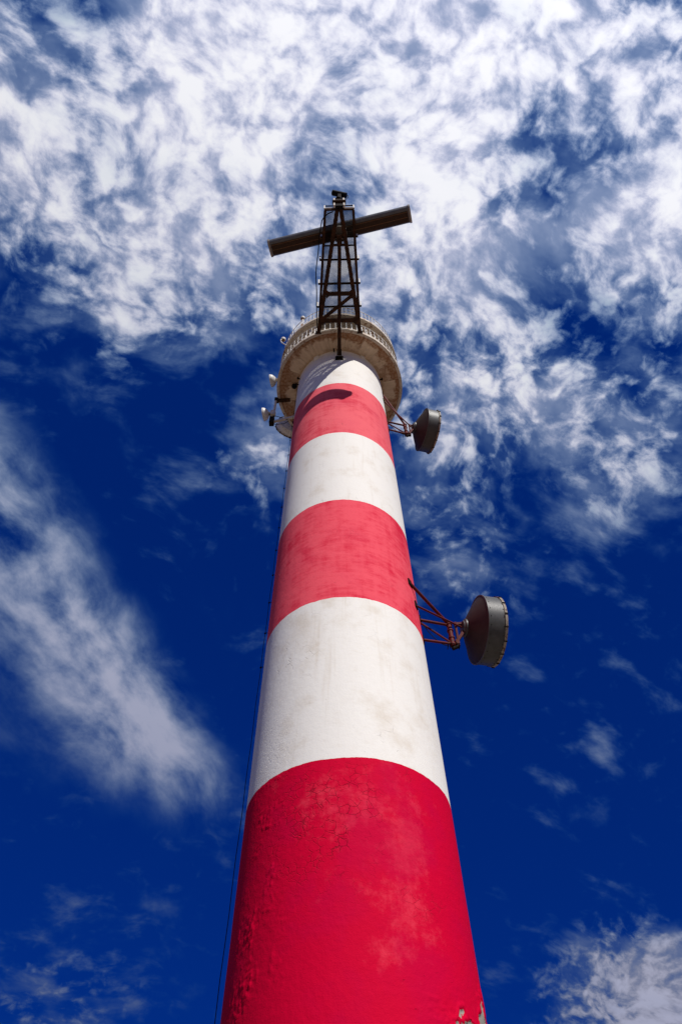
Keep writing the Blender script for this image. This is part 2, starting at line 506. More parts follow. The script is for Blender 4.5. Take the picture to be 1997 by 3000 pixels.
DEEP = (0.60, 0.0005, 0.030)
MAT = {
    'red_low': red_paint('weathered_red_paint', DEEP, (0.72, 0.034, 0.070), 0.40, 0.86, 0.25, True),
    'red_mid': red_paint('faded_red_paint', (0.66, 0.020, 0.052), (0.84, 0.095, 0.130), 0.10, 0.60, 0.75),
    'red_top': red_paint('bleached_red_paint', (0.68, 0.050, 0.078), (0.84, 0.140, 0.165), 0.10, 0.60, 0.75),
    'white': white_paint('limewashed_white_paint'),
    'soffit': soffit_concrete('rust_stained_concrete'),
    'rim': rim_concrete('rim_concrete'),
    'rail': worn_metal('white_rail_paint', (0.72, 0.70, 0.66), (0.30, 0.17, 0.09), 0.25),
    'brown': worn_metal('brown_rusty_steel', (0.040, 0.020, 0.012), (0.075, 0.030, 0.014), 0.45, 0.7, spec=0.1),
    'dark': worn_metal('dark_steel', (0.014, 0.010, 0.008), (0.035, 0.017, 0.010), 0.2, 0.7, spec=0.06),
    'grate': worn_metal('dark_grating', (0.018, 0.015, 0.013), (0.03, 0.018, 0.012), 0.2, 0.7, spec=0.06),
    'redsteel': worn_metal('red_primed_steel', (0.12, 0.010, 0.010), (0.045, 0.016, 0.010), 0.4, 0.55, spec=0.15),
    'dish': worn_metal('grey_dish_shell', (0.06, 0.06, 0.058), (0.05, 0.035, 0.025), 0.05, 0.45, spec=0.45),
    'dishcone': worn_metal('grey_brown_dish_back', (0.034, 0.025, 0.023), (0.04, 0.028, 0.02), 0.05, 0.55, spec=0.2),
    'band': worn_metal('rusted_rim_band', (0.34, 0.29, 0.22), (0.12, 0.06, 0.03), 0.5, 0.6),
    'whitedish': worn_metal('white_dish_shell', (0.74, 0.72, 0.68), (0.35, 0.25, 0.17), 0.12, 0.4),
    'radar': worn_metal('grey_radar_fibreglass', (0.13, 0.13, 0.135), (0.09, 0.07, 0.055), 0.15, 0.4),
    'radarbot': worn_metal('brown_radar_window', (0.055, 0.034, 0.024), (0.04, 0.02, 0.013), 0.3, 0.7, spec=0.1),
    'radarcap': worn_metal('pale_radar_cap', (0.30, 0.27, 0.24), (0.2, 0.13, 0.09), 0.2, 0.5),
    'ridge': worn_metal('rusty_ridge', (0.20, 0.10, 0.045), (0.14, 0.06, 0.03), 0.3, 0.6),
    'pale': worn_metal('pale_housing_paint', (0.66, 0.60, 0.52), (0.30, 0.18, 0.10), 0.2, 0.5),
    'black': worn_metal('black_rubber', (0.007, 0.007, 0.007), (0.012, 0.010, 0.009), 0.2, 0.6, spec=0.12),
    'yoke': worn_metal('dark_red_steel', (0.085, 0.010, 0.010), (0.04, 0.014, 0.009), 0.4, 0.6, spec=0.1),
    'ground': rocky_ground('rocky_ground'),
    'paving': simple('concrete_paving', (0.24, 0.21, 0.17), 0.85, 0.0, 0.2, 2.0),
    'glass': simple('lantern_glass', (0.10, 0.14, 0.16), 0.1, 0.0, 0.05),
}

# ------------------------------------------------------------------ mesh helpers
class MB:
    def __init__(self):
        self.v, self.f = [], []
    def add(self, verts, faces):
        o = len(self.v)
        self.v += [tuple(p) for p in verts]
        self.f += [tuple(i + o for i in f) for f in faces]
        return self
    def frame(self, p0, p1, up=(0, 0, 1)):
        a = (Vector(p1) - Vector(p0)).normalized()
        u = Vector(up)
        if abs(a.dot(u)) > 0.97:
            u = Vector((0, 1, 0)) if abs(a.y) < 0.9 else Vector((1, 0, 0))
        s = a.cross(u).normalized()
        return a, s, s.cross(a).normalized()
    def tube(self, p0, p1, r, r1=None, n=10):
        r1 = r if r1 is None else r1
        a, s, u = self.frame(p0, p1)
        V = []
        for p, rr in ((Vector(p0), r), (Vector(p1), r1)):
            for i in range(n):
                t = 2 * math.pi * i / n
                V.append(p + (s * math.cos(t) + u * math.sin(t)) * rr)
        F = [(i, i + n, (i + 1) % n + n, (i + 1) % n) for i in range(n)]
        F += [tuple(range(n)), tuple(range(2 * n - 1, n - 1, -1))]
        return self.add(V, F)
    def path(self, pts, r, n=8):
        pts = [Vector(p) for p in pts]
        V, F = [], []
        for k, p in enumerate(pts):
            d = (pts[min(k + 1, len(pts) - 1)] - pts[max(k - 1, 0)]).normalized()
            ref = Vector((0, 0, 1)) if abs(d.z) < 0.95 else Vector((0, 1, 0))
            s = d.cross(ref).normalized()
            u = s.cross(d)
            for i in range(n):
                t = 2 * math.pi * i / n
                V.append(p + (s * math.cos(t) + u * math.sin(t)) * r)
        for k in range(len(pts) - 1):
            for i in range(n):
                F.append((k * n + i, (k + 1) * n + i, (k + 1) * n + (i + 1) % n, k * n + (i + 1) % n))
        F += [tuple(range(n)), tuple(range(len(V) - 1, len(V) - n - 1, -1))]
        return self.add(V, F)
    def beam(self, p0, p1, w, h, up=(0, 0, 1)):
        """bar of width w (across) and height h (along up), centred on the line"""
        a, s, u = self.frame(p0, p1, up)
        V = []
        for p in (Vector(p0), Vector(p1)):
            for (x, y) in ((-1, -1), (1, -1), (1, 1), (-1, 1)):
                V.append(p + s * (x * w / 2) + u * (y * h / 2))
        return self.add(V, [(0, 1, 2, 3), (7, 6, 5, 4), (0, 4, 5, 1), (1, 5, 6, 2), (2, 6, 7, 3), (3, 7, 4, 0)])
    def channel(self, p0, p1, w, h, th, up=(0, 0, 1)):
        """U section open towards +up"""
        a, s, u = self.frame(p0, p1, up)
        self.beam(Vector(p0) - u * (h / 2 - th / 2), Vector(p1) - u * (h / 2 - th / 2), w, th, up)
        for q in (-1, 1):
            o = s * (q * (w / 2 - th / 2)) + u * (th / 2)
            self.beam(Vector(p0) + o, Vector(p1) + o, th, h - th, up)
        return self
    def lathe(self, prof, n=64, mat=None, closed=False):
        V, F = [], []
        k = len(prof)
        for i in range(n):
            t = 2 * math.pi * i / n
            for (r, z) in prof:
                p = Vector((r * math.cos(t), r * math.sin(t), z))
                V.append(mat @ p if mat else p)
        for i in range(n):
            j = (i + 1) % n
            for q in range(k if closed else k - 1):
                q2 = (q + 1) % k
                F.append((i * k + q, j * k + q, j * k + q2, i * k + q2))
        return self.add(V, F)
    def prism(self, poly, z0, z1, mat=None):
        n = len(poly)
        V = [Vector((x, y, z0)) for x, y in poly] + [Vector((x, y, z1)) for x, y in poly]
        if mat:
            V = [mat @ p for p in V]
        F = [tuple(range(n - 1, -1, -1)), tuple(range(n, 2 * n))] + [(i, (i + 1) % n, (i + 1) % n + n, i + n) for i in range(n)]
        return self.add(V, F)
    def mesh(self, name, mat, smooth=None):
        me = bpy.data.meshes.new(name)
        me.from_pydata(self.v, [], self.f)
        me.update()
        bm = bmesh.new()
        bm.from_mesh(me)
        bmesh.ops.recalc_face_normals(bm, faces=bm.faces)
        if smooth is not None:
            lim = R(smooth)
            for f in bm.faces:
                f.smooth = True
            for e in bm.edges:
                if len(e.link_faces) == 2 and e.calc_face_angle(0.0) > lim:
                    e.smooth = False
        bm.to_mesh(me)
        bm.free()
        me.materials.append(mat)
        return me
    def build(self, name, mat, parent=None, smooth=None):
        return obj(name, self.mesh(name, mat, smooth), parent)

def obj(name, me, parent=None):
    o = bpy.data.objects.new(name, me)
    col.objects.link(o)
    if parent is not None:
        o.parent = parent
        q, off = parent, Vector((0, 0, 0))
        while q is not None:
            off += q.location
            q = q.parent
        o.location = -off        # meshes are written in world metres
    return o

def tag(o, label, cat, group=None):
    o['label'] = label
    o['category'] = cat
    if group:
        o['group'] = group
    return o

def thing(name, label, cat, loc, group=None):
    o = bpy.data.objects.new(name, None)
    col.objects.link(o)
    o.location = loc
    o.empty_display_size = 0.3
    return tag(o, label, cat, group)

def pol(r, deg, z):
    """point at radius r, angle deg from -Y towards +X"""
    return Vector((r * math.sin(R(deg)), -r * math.cos(R(deg)), z))

def shaft_r(z):
    return 2.0 - 0.0066 * (z - 1.6)

# ------------------------------------------------------------------ ground
g = MB()
n = 96
rings = [0.0, 15, 40, 120, 400, 1500, 6000]
V = [Vector((0, 0, 0))]
F = []
for k, rr in enumerate(rings[1:]):
    for i in range(n):
        V.append(Vector((rr * math.cos(2 * math.pi * i / n), rr * math.sin(2 * math.pi * i / n), 0)))
for i in range(n):
    F.append((0, 1 + i, 1 + (i + 1) % n))
for k in range(len(rings) - 2):
    for i in range(n):
        a, b_ = 1 + k * n + i, 1 + k * n + (i + 1) % n
        F.append((a, a + n, b_ + n, b_))
g.add(V, F)
ground = g.build('ground', MAT['ground'])
ground['kind'] = 'structure'
pv = MB().lathe([(2.0, -0.05), (2.0, 0.12), (6.5, 0.12), (6.56, 0.06), (6.56, -0.05)], 96).build('pavement', MAT['paving'], None, 30)
pv['kind'] = 'structure'

# ------------------------------------------------------------------ lighthouse
Z_G = 29.32          # underside of the lower gallery
Z_D = 29.54          # its deck
Z_U = 31.42          # underside of the upper gallery
Z_UD = 31.62
R_G = 2.73
light = thing('lighthouse', 'tall red and white striped lighthouse tower with concrete gallery', 'lighthouse', (0, 0, 0))
MB().lathe([(1.9, 0.13), (2.45, 0.13), (2.45, 0.52), (2.38, 0.60), (1.9, 0.60)], 96).build('plinth', MAT['white'], light, 30)

def wob(x, y, z):
    """hand-painted edge: the line between two coats wavers"""
    a = math.atan2(y, x)
    p = Vector((math.cos(a) * 3, math.sin(a) * 3, z))
    return 0.014 * mnoise.noise(p * 1.1) + 0.010 * mnoise.noise(p * 6.0) + 0.006 * mnoise.noise(p * 19.0)

def band(name, mat, z0, z1, nz, na=620, label=None):
    V, F = [], []
    for k in range(nz + 1):
        z = z0 + (z1 - z0) * k / nz
        for i in range(na):
            t = 2 * math.pi * i / na
            rr = shaft_r(z)
            x, y = math.cos(t), math.sin(t)
            V.append((rr * x, rr * y, z + (wob(x, y, z) if k in (0, nz) and 4 < z < 28 else 0.0)))
    for k in range(nz):
        for i in range(na):
            j = (i + 1) % na
            F.append((k * na + i, k * na + j, (k + 1) * na + j, (k + 1) * na + i))
    b = MB()
    b.add(V, F)
    o = b.build(name, mat, light, 60)
    if label:
        o['label'] = label
    return o

def low_red_band(z0, z1, na=620, nz=190):
    """the band close to the eye: blistered, cracked and flaking render"""
    V, F, P = [], [], []
    A = 2 * math.pi
    for k in range(nz + 1):
        z = z0 + (z1 - z0) * k / nz
        fade = min(1.0, (z - z0) / 0.04, (z1 - z) / 0.04)
        for i in range(na):
            t = A * i / na - math.pi / 2           # start at -Y
            deg = (math.degrees(A * i / na) + 180) % 360 - 180
            rr = shaft_r(z)
            x, y = math.cos(t), math.sin(t)
            p = Vector((x * 2, y * 2, z))
            d = 0.004 * mnoise.noise(p * 1.3)
            peel = 0.0
            if -100 < deg < 100:
                # blisters on the shaded flank and low down
                zl = max(0.0, 1.0 - abs(deg + 48) / 26.0)
                zl = max(zl, 0.9 * max(0.0, 1.0 - math.hypot((deg - 40) / 20.0, (z - 5.35) / 0.55)))
                if zl > 0:
                    b1 = mnoise.noise(p * 5.0)
                    b2 = mnoise.noise(p * 13.0 + Vector((3, 1, 2)))
                    b3 = mnoise.noise(p * 1.9 + Vector((9, 4, 1)))
                    gate = max(0.0, min(1.0, b3 * 3.0 + 0.35))
                    d += zl * gate * (0.014 * max(0.0, b1) + 0.040 * max(0.0, b2 - 0.2) + 0.03 * max(0.0, mnoise.noise(p * 24.0) - 0.2) + 0.006 * mnoise.noise(p * 40.0))
                # flaked corner showing bare concrete
                e = math.hypot((deg - 50) / 9.2, (z - 5.02) / 0.49)
                e2 = math.hypot((deg - 71) / 8.8, (z - 5.22) / 0.66)
                e = min(e, e2) + 0.35 * mnoise.noise(p * 6.0) + 0.16 * mnoise.noise(p * 18.0)
                peel = max(0.0, min(1.0, (1.02 - e) / 0.08))
                lip = math.exp(-((e - 1.1) / 0.09) ** 2)
                d += 0.016 * lip - 0.018 * peel
            rr += d * fade
            V.append((rr * x, rr * y, z + (wob(x, y, z) if k in (0, nz) else 0.0)))
            P.append(peel)
    for k in range(nz):
        for i in range(na):
            j = (i + 1) % na
            F.append((k * na + i, k * na + j, (k + 1) * na + j, (k + 1) * na + i))
    b = MB()
    b.add(V, F)
    o = b.build('red_band', MAT['red_low'], light, 75)
    at = o.data.attributes.new('peel', 'FLOAT', 'POINT')
    at.data.foreach_set('value', P)
    o['label'] = 'deep red band with cracked and flaking paint'
    return o

band('white_band', MAT['white'], 0.58, 4.84, 10)
low_red_band(4.84, 9.14)
band('white_band', MAT['white'], 9.14, 13.42, 24)
band('red_band', MAT['red_mid'], 13.42, 17.56, 24, label='faded red band streaked with roller strokes')
band('white_band', MAT['white'], 17.56, 21.70, 24)
band('red_band', MAT['red_top'], 21.70, 25.84, 24, label='palest red band under the gallery shadow')
band('white_band', MAT['white'], 25.84, Z_G + 0.01, 20)

# small blocks on the shaft just below the gallery
for deg in (-31, 33):
    c0, c1 = pol(1.70, deg, Z_G - 0.12), pol(1.87, deg, Z_G - 0.12)
    MB().beam(c0, c1, 0.22, 0.23).build('corbel', MAT['white'], light)

# iron anchors left in the wall below the gallery
for deg, zz in ((-66, 28.95), (-71, 28.7), (70, 28.95), (-6, 29.2), (-100, 27.0)):
    an = MB()
    an.tube(pol(shaft_r(zz) - 0.02, deg, zz), pol(shaft_r(zz) + 0.14, deg, zz), 0.028, None, 8)
    an.tube(pol(shaft_r(zz) + 0.11, deg, zz - 0.09), pol(shaft_r(zz) + 0.11, deg, zz + 0.09), 0.03, None, 8)
    an.build('anchor', MAT['dark'], light, 40)

# lower gallery
gal = MB().lathe([(1.70, Z_G + 0.03), (2.60, Z_G + 0.03), (2.62, Z_G - 0.035), (R_G - 0.02, Z_G - 0.035), (R_G, Z_G - 0.02),
                  (R_G, Z_D - 0.02), (R_G - 0.02, Z_D), (1.70, Z_D)], 128, closed=True).build('lower_gallery', MAT['rim'], light, 35)
NP = 20
for i in range(NP):
    a0, a1 = 360 / NP * i + 0.12 + 7, 360 / NP * (i + 1) - 0.12 + 7
    zb = Z_G - random.uniform(0.0, 0.006)
    pan = MB()
    V, F = [], []
    seg = 6
    for k in range(seg + 1):
        a = a0 + (a1 - a0) * k / seg
        V += [pol(1.72, a, zb), pol(2.617, a, zb), pol(2.617, a, Z_G + 0.028), pol(1.72, a, Z_G + 0.028)]
    for k in range(seg):
        for q in range(4):
            F.append((k * 4 + q, (k + 1) * 4 + q, (k + 1) * 4 + (q + 1) % 4, k * 4 + (q + 1) % 4))
    F += [(3, 2, 1, 0), (seg * 4, seg * 4 + 1, seg * 4 + 2, seg * 4 + 3)]
    pan.add(V, F)
    pan.build('soffit_panel', MAT['soffit'], gal, 30)

def ring_rail(name, r, z, rad, parent, a0=0.0, a1=360.0, mat='rail'):
    k = int(max(12, (a1 - a0) / 3))
    closed = a1 - a0 >= 359.9
    b = MB()
    b.path([pol(r, a0 + (a1 - a0) * i / k, z) for i in range(k + 1)], rad, 8)
    return b.build(name, MAT[mat], parent, 40)

# clear opening in the railing where the platform is fixed
gap0, gap1 = -17.0, 19.5
post_me = MB().tube((0, 0, 0), (0, 0, 0.92), 0.011, 0.010, 8).mesh('railing_post', MAT['rail'], 40)
for i in range(72):
    deg = 360 / 72 * i
    d2 = (deg + 180) % 360 - 180
    if gap0 < d2 < gap1:
        continue
    o = obj('railing_post', post_me, gal)
    o.location = pol(2.68, deg, Z_D - 0.005)
for zz, rr in ((Z_D + 0.92, 0.018), (Z_D + 0.47, 0.012)):
    ring_rail('handrail', 2.68, zz, rr, gal, gap1, 360 + gap0)

# watch room between the two galleries
MB().lathe([(1.62, Z_D - 0.002), (1.66, Z_D - 0.002), (1.66, Z_U + 0.002), (1.62, Z_U + 0.002)], 96, closed=True).build('watch_room_wall', MAT['rim'], light, 35)
colm = MB()
colm.tube((0, 0, 0), (0, 0, Z_U - Z_D + 0.004), 0.036, 0.028, 10)
colm.tube((0, 0, 0.0), (0, 0, 0.10), 0.065, 0.06, 10)
col_me = colm.mesh('column', MAT['rail'], 40)
upper = MB().lathe([(1.60, Z_U), (2.58, Z_U), (2.60, Z_U - 0.03), (2.68, Z_U - 0.03), (2.70, Z_U - 0.01),
                    (2.70, Z_UD - 0.02), (2.68, Z_UD), (1.60, Z_UD)], 128, closed=True).build('upper_gallery', MAT['rim'], light, 35)
for i in range(64):
    o = obj('column', col_me, gal)
    o.location = pol(2.40, 360 / 64 * (i + 0.5), Z_D - 0.002)
post2_me = MB().tube((0, 0, 0), (0, 0, 0.95), 0.012, 0.011, 8).mesh('railing_post', MAT['rail'], 40)
for i in range(90):
    o = obj('railing_post', post2_me, upper)
    o.location = pol(2.64, 360 / 90 * i, Z_UD - 0.005)
for zz, rr in ((Z_UD + 0.95, 0.018), (Z_UD + 0.48, 0.011)):
    ring_rail('handrail', 2.64, zz, rr, upper)

# lantern (stands back behind the galleries)
lan = MB().lathe([(1.30, Z_UD - 0.01), (1.34, Z_UD - 0.01), (1.34, Z_UD + 0.5), (1.30, Z_UD + 0.5)], 64, closed=True).build('lantern_base', MAT['white'], light, 35)
MB().lathe([(1.27, Z_UD + 0.49), (1.29, Z_UD + 0.49), (1.29, Z_UD + 1.75), (1.27, Z_UD + 1.75)], 24, closed=True).build('lantern_glazing', MAT['glass'], light, 10)
for i in range(12):
    MB().tube(pol(1.31, 30 * i, Z_UD + 0.49), pol(1.31, 30 * i, Z_UD + 1.76), 0.022, None, 8).build('glazing_bar', MAT['rail'], lan, 40)
MB().lathe([(0.0, Z_UD + 2.42), (0.25, Z_UD + 2.38), (0.7, Z_UD + 2.2), (1.1, Z_UD + 1.97), (1.42, Z_UD + 1.78), (1.42, Z_UD + 1.74), (0.0, Z_UD + 1.745)], 64).build('lantern_roof', MAT['rail'], light, 35)

# ------------------------------------------------------------------ cantilevered service platform
ZP = 29.28           # underside of the main steelwork
plat = thing('service_platform', 'brown steel service platform with mesh floor cantilevered off the gallery', 'platform', (0.03, -2.73, ZP))
Y0, Y1 = -2.735, -7.30
def xl(y):
    return -0.79 + (-0.40 + 0.79) * (y + 2.8) / (-7.3 + 2.8)
def xr(y):
    return 0.885 + (0.665 - 0.885) * (y + 2.8) / (-7.3 + 2.8)
zs = ZP + 0.13
def rim_y(x):
    return -math.sqrt(R_G ** 2 - x ** 2) - 0.004
for fx in (xl, xr):
    ys = rim_y(fx(-2.65))
    MB().channel((fx(ys), ys, zs), (fx(Y1), Y1, zs), 0.10, 0.15, 0.014).build('side_beam', MAT['brown'], plat)
MB().beam((xl(Y1) - 0.03, Y1 - 0.03, zs), (xr(Y1) + 0.03, Y1 - 0.03, zs), 0.06, 0.15).build('end_beam', MAT['brown'], plat)
# converging main beams below
def leg_x(s, y):
    t = (y + 2.72) / (-7.28 + 2.72)
    return (-0.80 + (0.045 + 0.80) * t) if s < 0 else (0.875 + (0.205 - 0.875) * t)
for s in (-1, 1):
    ys = rim_y(leg_x(s, -2.6)) + 0.0
    MB().channel((leg_x(s, ys), ys, ZP + 0.0), (leg_x(s, -7.32), -7.32, ZP + 0.0), 0.155, 0.10, 0.014).build('main_beam', MAT['brown'], plat)
    # end plate bolted on the rim
    MB().beam((leg_x(s, ys), ys + 0.012, ZP + 0.1), (leg_x(s, ys), ys - 0.012, ZP + 0.1), 0.24, 0.30).build('end_plate', MAT['dark'], plat)
for yc, wd in ((-4.21, 0.155), (-3.13, 0.16)):
    o = MB()
    a, b_ = leg_x(-1, yc) + 0.07, leg_x(1, yc) - 0.07
    o.channel((a, yc, ZP + 0.01), (b_, yc, ZP + 0.01), wd, 0.09, 0.012)
    for s, xx in ((1, a), (-1, b_)):
        for q in (-1, 1):
            poly = [(xx - s * 0.01, yc + q * wd / 2), (xx + s * 0.13, yc + q * wd / 2), (xx - s * 0.01, yc + q * (wd / 2 + 0.12))]
            o.prism(poly if s * q > 0 else poly[::-1], ZP - 0.048, ZP - 0.036)
    o.build('cross_beam', MAT['brown'], plat)
MB().channel((-0.66, -3.17, ZP + 0.015), (0.60, -4.14, ZP + 0.015), 0.13, 0.08, 0.012).build('diagonal_brace', MAT['brown'], plat)
# bearers across the platform, their ends carry the stanchions
for yc in (-6.34, -5.49, -4.57, -3.65):
    MB().beam((xl(yc) - 0.12, yc, zs + 0.03), (xr(yc) + 0.12, yc, zs + 0.03), 0.068, 0.06).build('bearer', MAT['dark'], plat)
MB().beam((xl(-6.02) + 0.03, -6.02, zs + 0.03), (xr(-6.02) - 0.03, -6.02, zs + 0.03), 0.04, 0.05).build('bearer', MAT['dark'], plat)
# floor grating
gr = MB()
PITCH = 0.035
zf = zs + 0.075
y = Y0 - 0.02
while y > Y1:
    gr.beam((xl(y) + 0.02, y, zf), (xr(y) - 0.02, y, zf), 0.012, 0.008)
    y -= PITCH
x = -0.80
while x < 0.89:
    ya, yb = -2.74 if abs(x) < 0.6 else rim_y(x) - 0.02, Y1
    # clip to the tapering sides
    if x < xl(Y1) + 0.02:
        yb = max(Y1, -2.8 + (x - 0.02 + 0.79) / (0.39) * (-4.5))
    if x > xr(Y1) - 0.02:
        yb = max(Y1, -2.8 + (0.885 - x - 0.02) / 0.22 * (-4.5))
    if yb < ya - 0.05:
        gr.beam((x, ya, zf), (x, yb, zf), 0.012, 0.012)
    x += PITCH
go = gr.build('floor_grating', MAT['grate'], plat)
go['kind'] = 'stuff'
# stanchions with flat white plates, low guard rails
for fx, s in ((xl, -1), (xr, 1)):
    for yc in (-6.34, -5.49, -4.57, -3.65):
        xx = fx(yc) + s * 0.10
        MB().beam((xx, yc, zs + 0.05), (xx, yc, zs + 0.62), 0.06, 0.05, (0, 1, 0)).build('stanchion', MAT['rail'], plat)
    MB().beam((fx(-7.28) + s * 0.02, -7.36, zs), (fx(-7.28) + s * 0.02, -7.36, zs + 0.62), 0.05, 0.05, (0, 1, 0)).build('stanchion', MAT['rail'], plat)
MB().tube((xl(-7.3), -7.36, zs + 0.56), (xr(-7.3), -7.36, zs + 0.56), 0.024, None, 8).build('guard_rail', MAT['dark'], plat, 40)
MB().tube((xl(-7.3), -7.36, zs + 0.12), (xr(-7.3), -7.36, zs + 0.12), 0.028, None, 8).build('guard_rail', MAT['rail'], plat, 40)
# raking strut from the shaft to the outer third of the platform
SF = pol(shaft_r(28.42) - 0.01, 0.6, 28.42)
ST = Vector((0.115, -6.28, ZP - 0.09))
so = MB().tube(SF + (ST - SF) * 0.03, ST, 0.072, None, 14)
strut = so.build('support_strut', MAT['brown'], plat, 40)
br = MB()
sdv = (ST - SF).normalized()
br.beam(SF + Vector((0, 0.02, 0)), SF + Vector((0, -0.05, 0)), 0.32, 0.36)
br.build('foot_plate', MAT['dark'], strut)
for s in (-1, 1):
    MB().prism([(0, -0.17), (0, 0.17), (0.34, 0.08), (0.34, -0.08)], -0.012, 0.012,
               Matrix.Translation(SF + Vector((s * 0.085, -0.045, 0))) @ Matrix(((0, 0, 1, 0), (-1, 0, 0, 0), (0, 1, 0, 0), (0, 0, 0, 1)))).build('gusset', MAT['dark'], strut)
MB().beam((0.115, -6.10, ZP - 0.055), (0.115, -6.46, ZP - 0.055), 0.19, 0.13).build('head_plate', MAT['brown'], strut)
MB().beam((leg_x(-1, -6.05) + 0.05, -6.08, ZP - 0.0), (leg_x(1, -6.05) - 0.05, -6.08, ZP - 0.0), 0.07, 0.07).build('cross_beam', MAT['brown'], plat)
MB().beam((leg_x(-1, -6.45) + 0.05, -6.44, ZP - 0.0), (leg_x(1, -6.45) - 0.05, -6.44, ZP - 0.0), 0.07, 0.07).build('cross_beam', MAT['brown'], plat)

# ------------------------------------------------------------------ radar
RC = Vector((0.12, -6.42, 30.05))
radar = thing('radar_antenna', 'long grey radar scanner bar turned across the steel platform', 'radar', (RC.x, RC.y, zf))
bx = (Vector((2.90, -7.01, 30.05)) - Vector((-2.66, -5.83, 30.05)))
L = bx.length
bx.normalize()
bz = Vector((0, 0, 1))
by = bz.cross(bx).normalized()
RM = Matrix((bx, by, bz)).transposed().to_4x4()
RM.translation = RC
# cross-section in (y, z): rounded front towards -y, flat underside
sec = []
for k in range(13):
    a = math.pi / 2 + math.pi * k / 12
    sec.append((-0.10 + 0.145 * math.cos(a), 0.0 + 0.16 * math.sin(a)))
sec += [(0.14, -0.155), (0.20, -0.13), (0.235, -0.06), (0.235, 0.06), (0.20, 0.13), (0.14, 0.155)]
sec = [(y * 1.3, z * 1.25) for y, z in sec]
def extrude(mb, sec, x0, x1, mat, sc=1.0):
    n = len(sec)
    V = [mat @ Vector((xx, y * sc, z * sc)) for xx in (x0, x1) for (y, z) in sec]
    F = [tuple(range(n)), tuple(range(2 * n - 1, n - 1, -1))] + [(i, i + n, (i + 1) % n + n, (i + 1) % n) for i in range(n)]
    return mb.add(V, F)
bar = extrude(MB(), sec, -L / 2 + 0.06, L / 2 - 0.06, RM).build('scanner_bar', MAT['radar'], radar, 35)
extrude(MB(), [(-0.165, -0.206), (0.24, -0.204), (0.24, -0.15), (-0.165, -0.15)], -L / 2 + 0.12, L / 2 - 0.12, RM).build('radiating_window', MAT['radarbot'], radar)
for yy in (-0.13, 0.06):
    extrude(MB(), [(yy - 0.009, -0.217), (yy + 0.009, -0.217), (yy + 0.009, -0.19), (yy - 0.009, -0.19)], -L / 2 + 0.14, L / 2 - 0.14, RM).build('seam_strip', MAT['ridge'], bar)
for s in (-1, 1):
    extrude(MB(), sec, s * (L / 2 - 0.075), s * L / 2, RM, 1.08).build('end_cap', MAT['radarcap'], radar, 35)
ped = MB()
ped.lathe([(0.0, zf), (0.30, zf), (0.30, zf + 0.06), (0.20, zf + 0.10), (0.17, 29.76), (0.10, 29.78), (0.10, 29.86), (0.0, 29.86)], 28, Matrix.Translation((RC.x, RC.y, 0)))
ped.beam((RC.x - 0.27, RC.y, zf + 0.16), (RC.x + 0.27, RC.y, zf + 0.16), 0.36, 0.2)
ped.build('turning_unit', MAT['pale'], radar, 35)

# ------------------------------------------------------------------ surveillance camera on its pedestal
CX = 0.135
camp = thing('surveillance_camera', 'black surveillance camera on a post at the platform tip', 'camera', (CX, -7.45, zs))
pd = MB()
for s in (-1, 1):
    MB().beam((CX + s * 0.185, -7.45, zs - 0.08), (CX + s * 0.185, -7.45, 30.86), 0.06, 0.10, (0, 1, 0)).build('post', MAT['pale'], camp)
MB().beam((CX, -7.44, zs + 0.58), (CX, -7.44, 30.84), 0.30, 0.07, (0, 1, 0)).build('shade_panel', MAT['dark'], camp)  # dark paint stands in for the shaded hollow between the posts
MB().beam((CX - 0.26, -7.50, zs + 0.5), (CX + 0.26, -7.50, zs + 0.5), 0.16, 0.10).build('cross_bracket', MAT['brown'], camp)
MB().beam((CX, -7.43, zs - 0.05), (CX, -7.43, zs + 0.44), 0.30, 0.09, (0, 1, 0)).build('junction_box', MAT['dark'], camp)  # lower dark fill, its colour also standing in for that shade
MB().beam((CX - 0.22, -7.43, 30.87), (CX + 0.22, -7.43, 30.87), 0.12, 0.03).build('top_plate', MAT['dark'], camp)
pt = MB()
pt.beam((CX + 0.03, -7.44, 30.88), (CX + 0.03, -7.44, 31.84), 0.13, 0.13, (0, 1, 0))
pt.tube((CX - 0.02, -7.44, 30.88), (CX - 0.02, -7.44, 31.00), 0.11, None, 16)
pt.build('pan_tilt_head', MAT['dark'], camp, 35)
h0, h1 = Vector((CX - 0.235, -7.50, 32.12)), Vector((CX + 0.30, -7.42, 31.86))
hs = MB().tube(h0, h1, 0.115, None, 20)
hs.tube(h0 + (h0 - h1).normalized() * 0.02, h0, 0.098, 0.118, 20)
hous = hs.build('housing', MAT['black'], camp, 40)
MB().beam(h0 + Vector((-0.03, 0.03, 0.122)), h1 + Vector((0.02, 0.03, 0.122)), 0.15, 0.014).build('sun_shield', MAT['dark'], hous)
cp = [h1 + Vector((0.0, 0, 0)), h1 + Vector((0.05, 0, 0.0)), h1 + Vector((0.085, 0.0, -0.06)), h1 + Vector((0.07, 0, -0.45)), h1 + Vector((-0.0, 0, -0.8)), h1 + Vector((-0.12, 0, -0.98))]
MB().path(cp, 0.014, 8).build('camera_cable', MAT['black'], camp, 50)

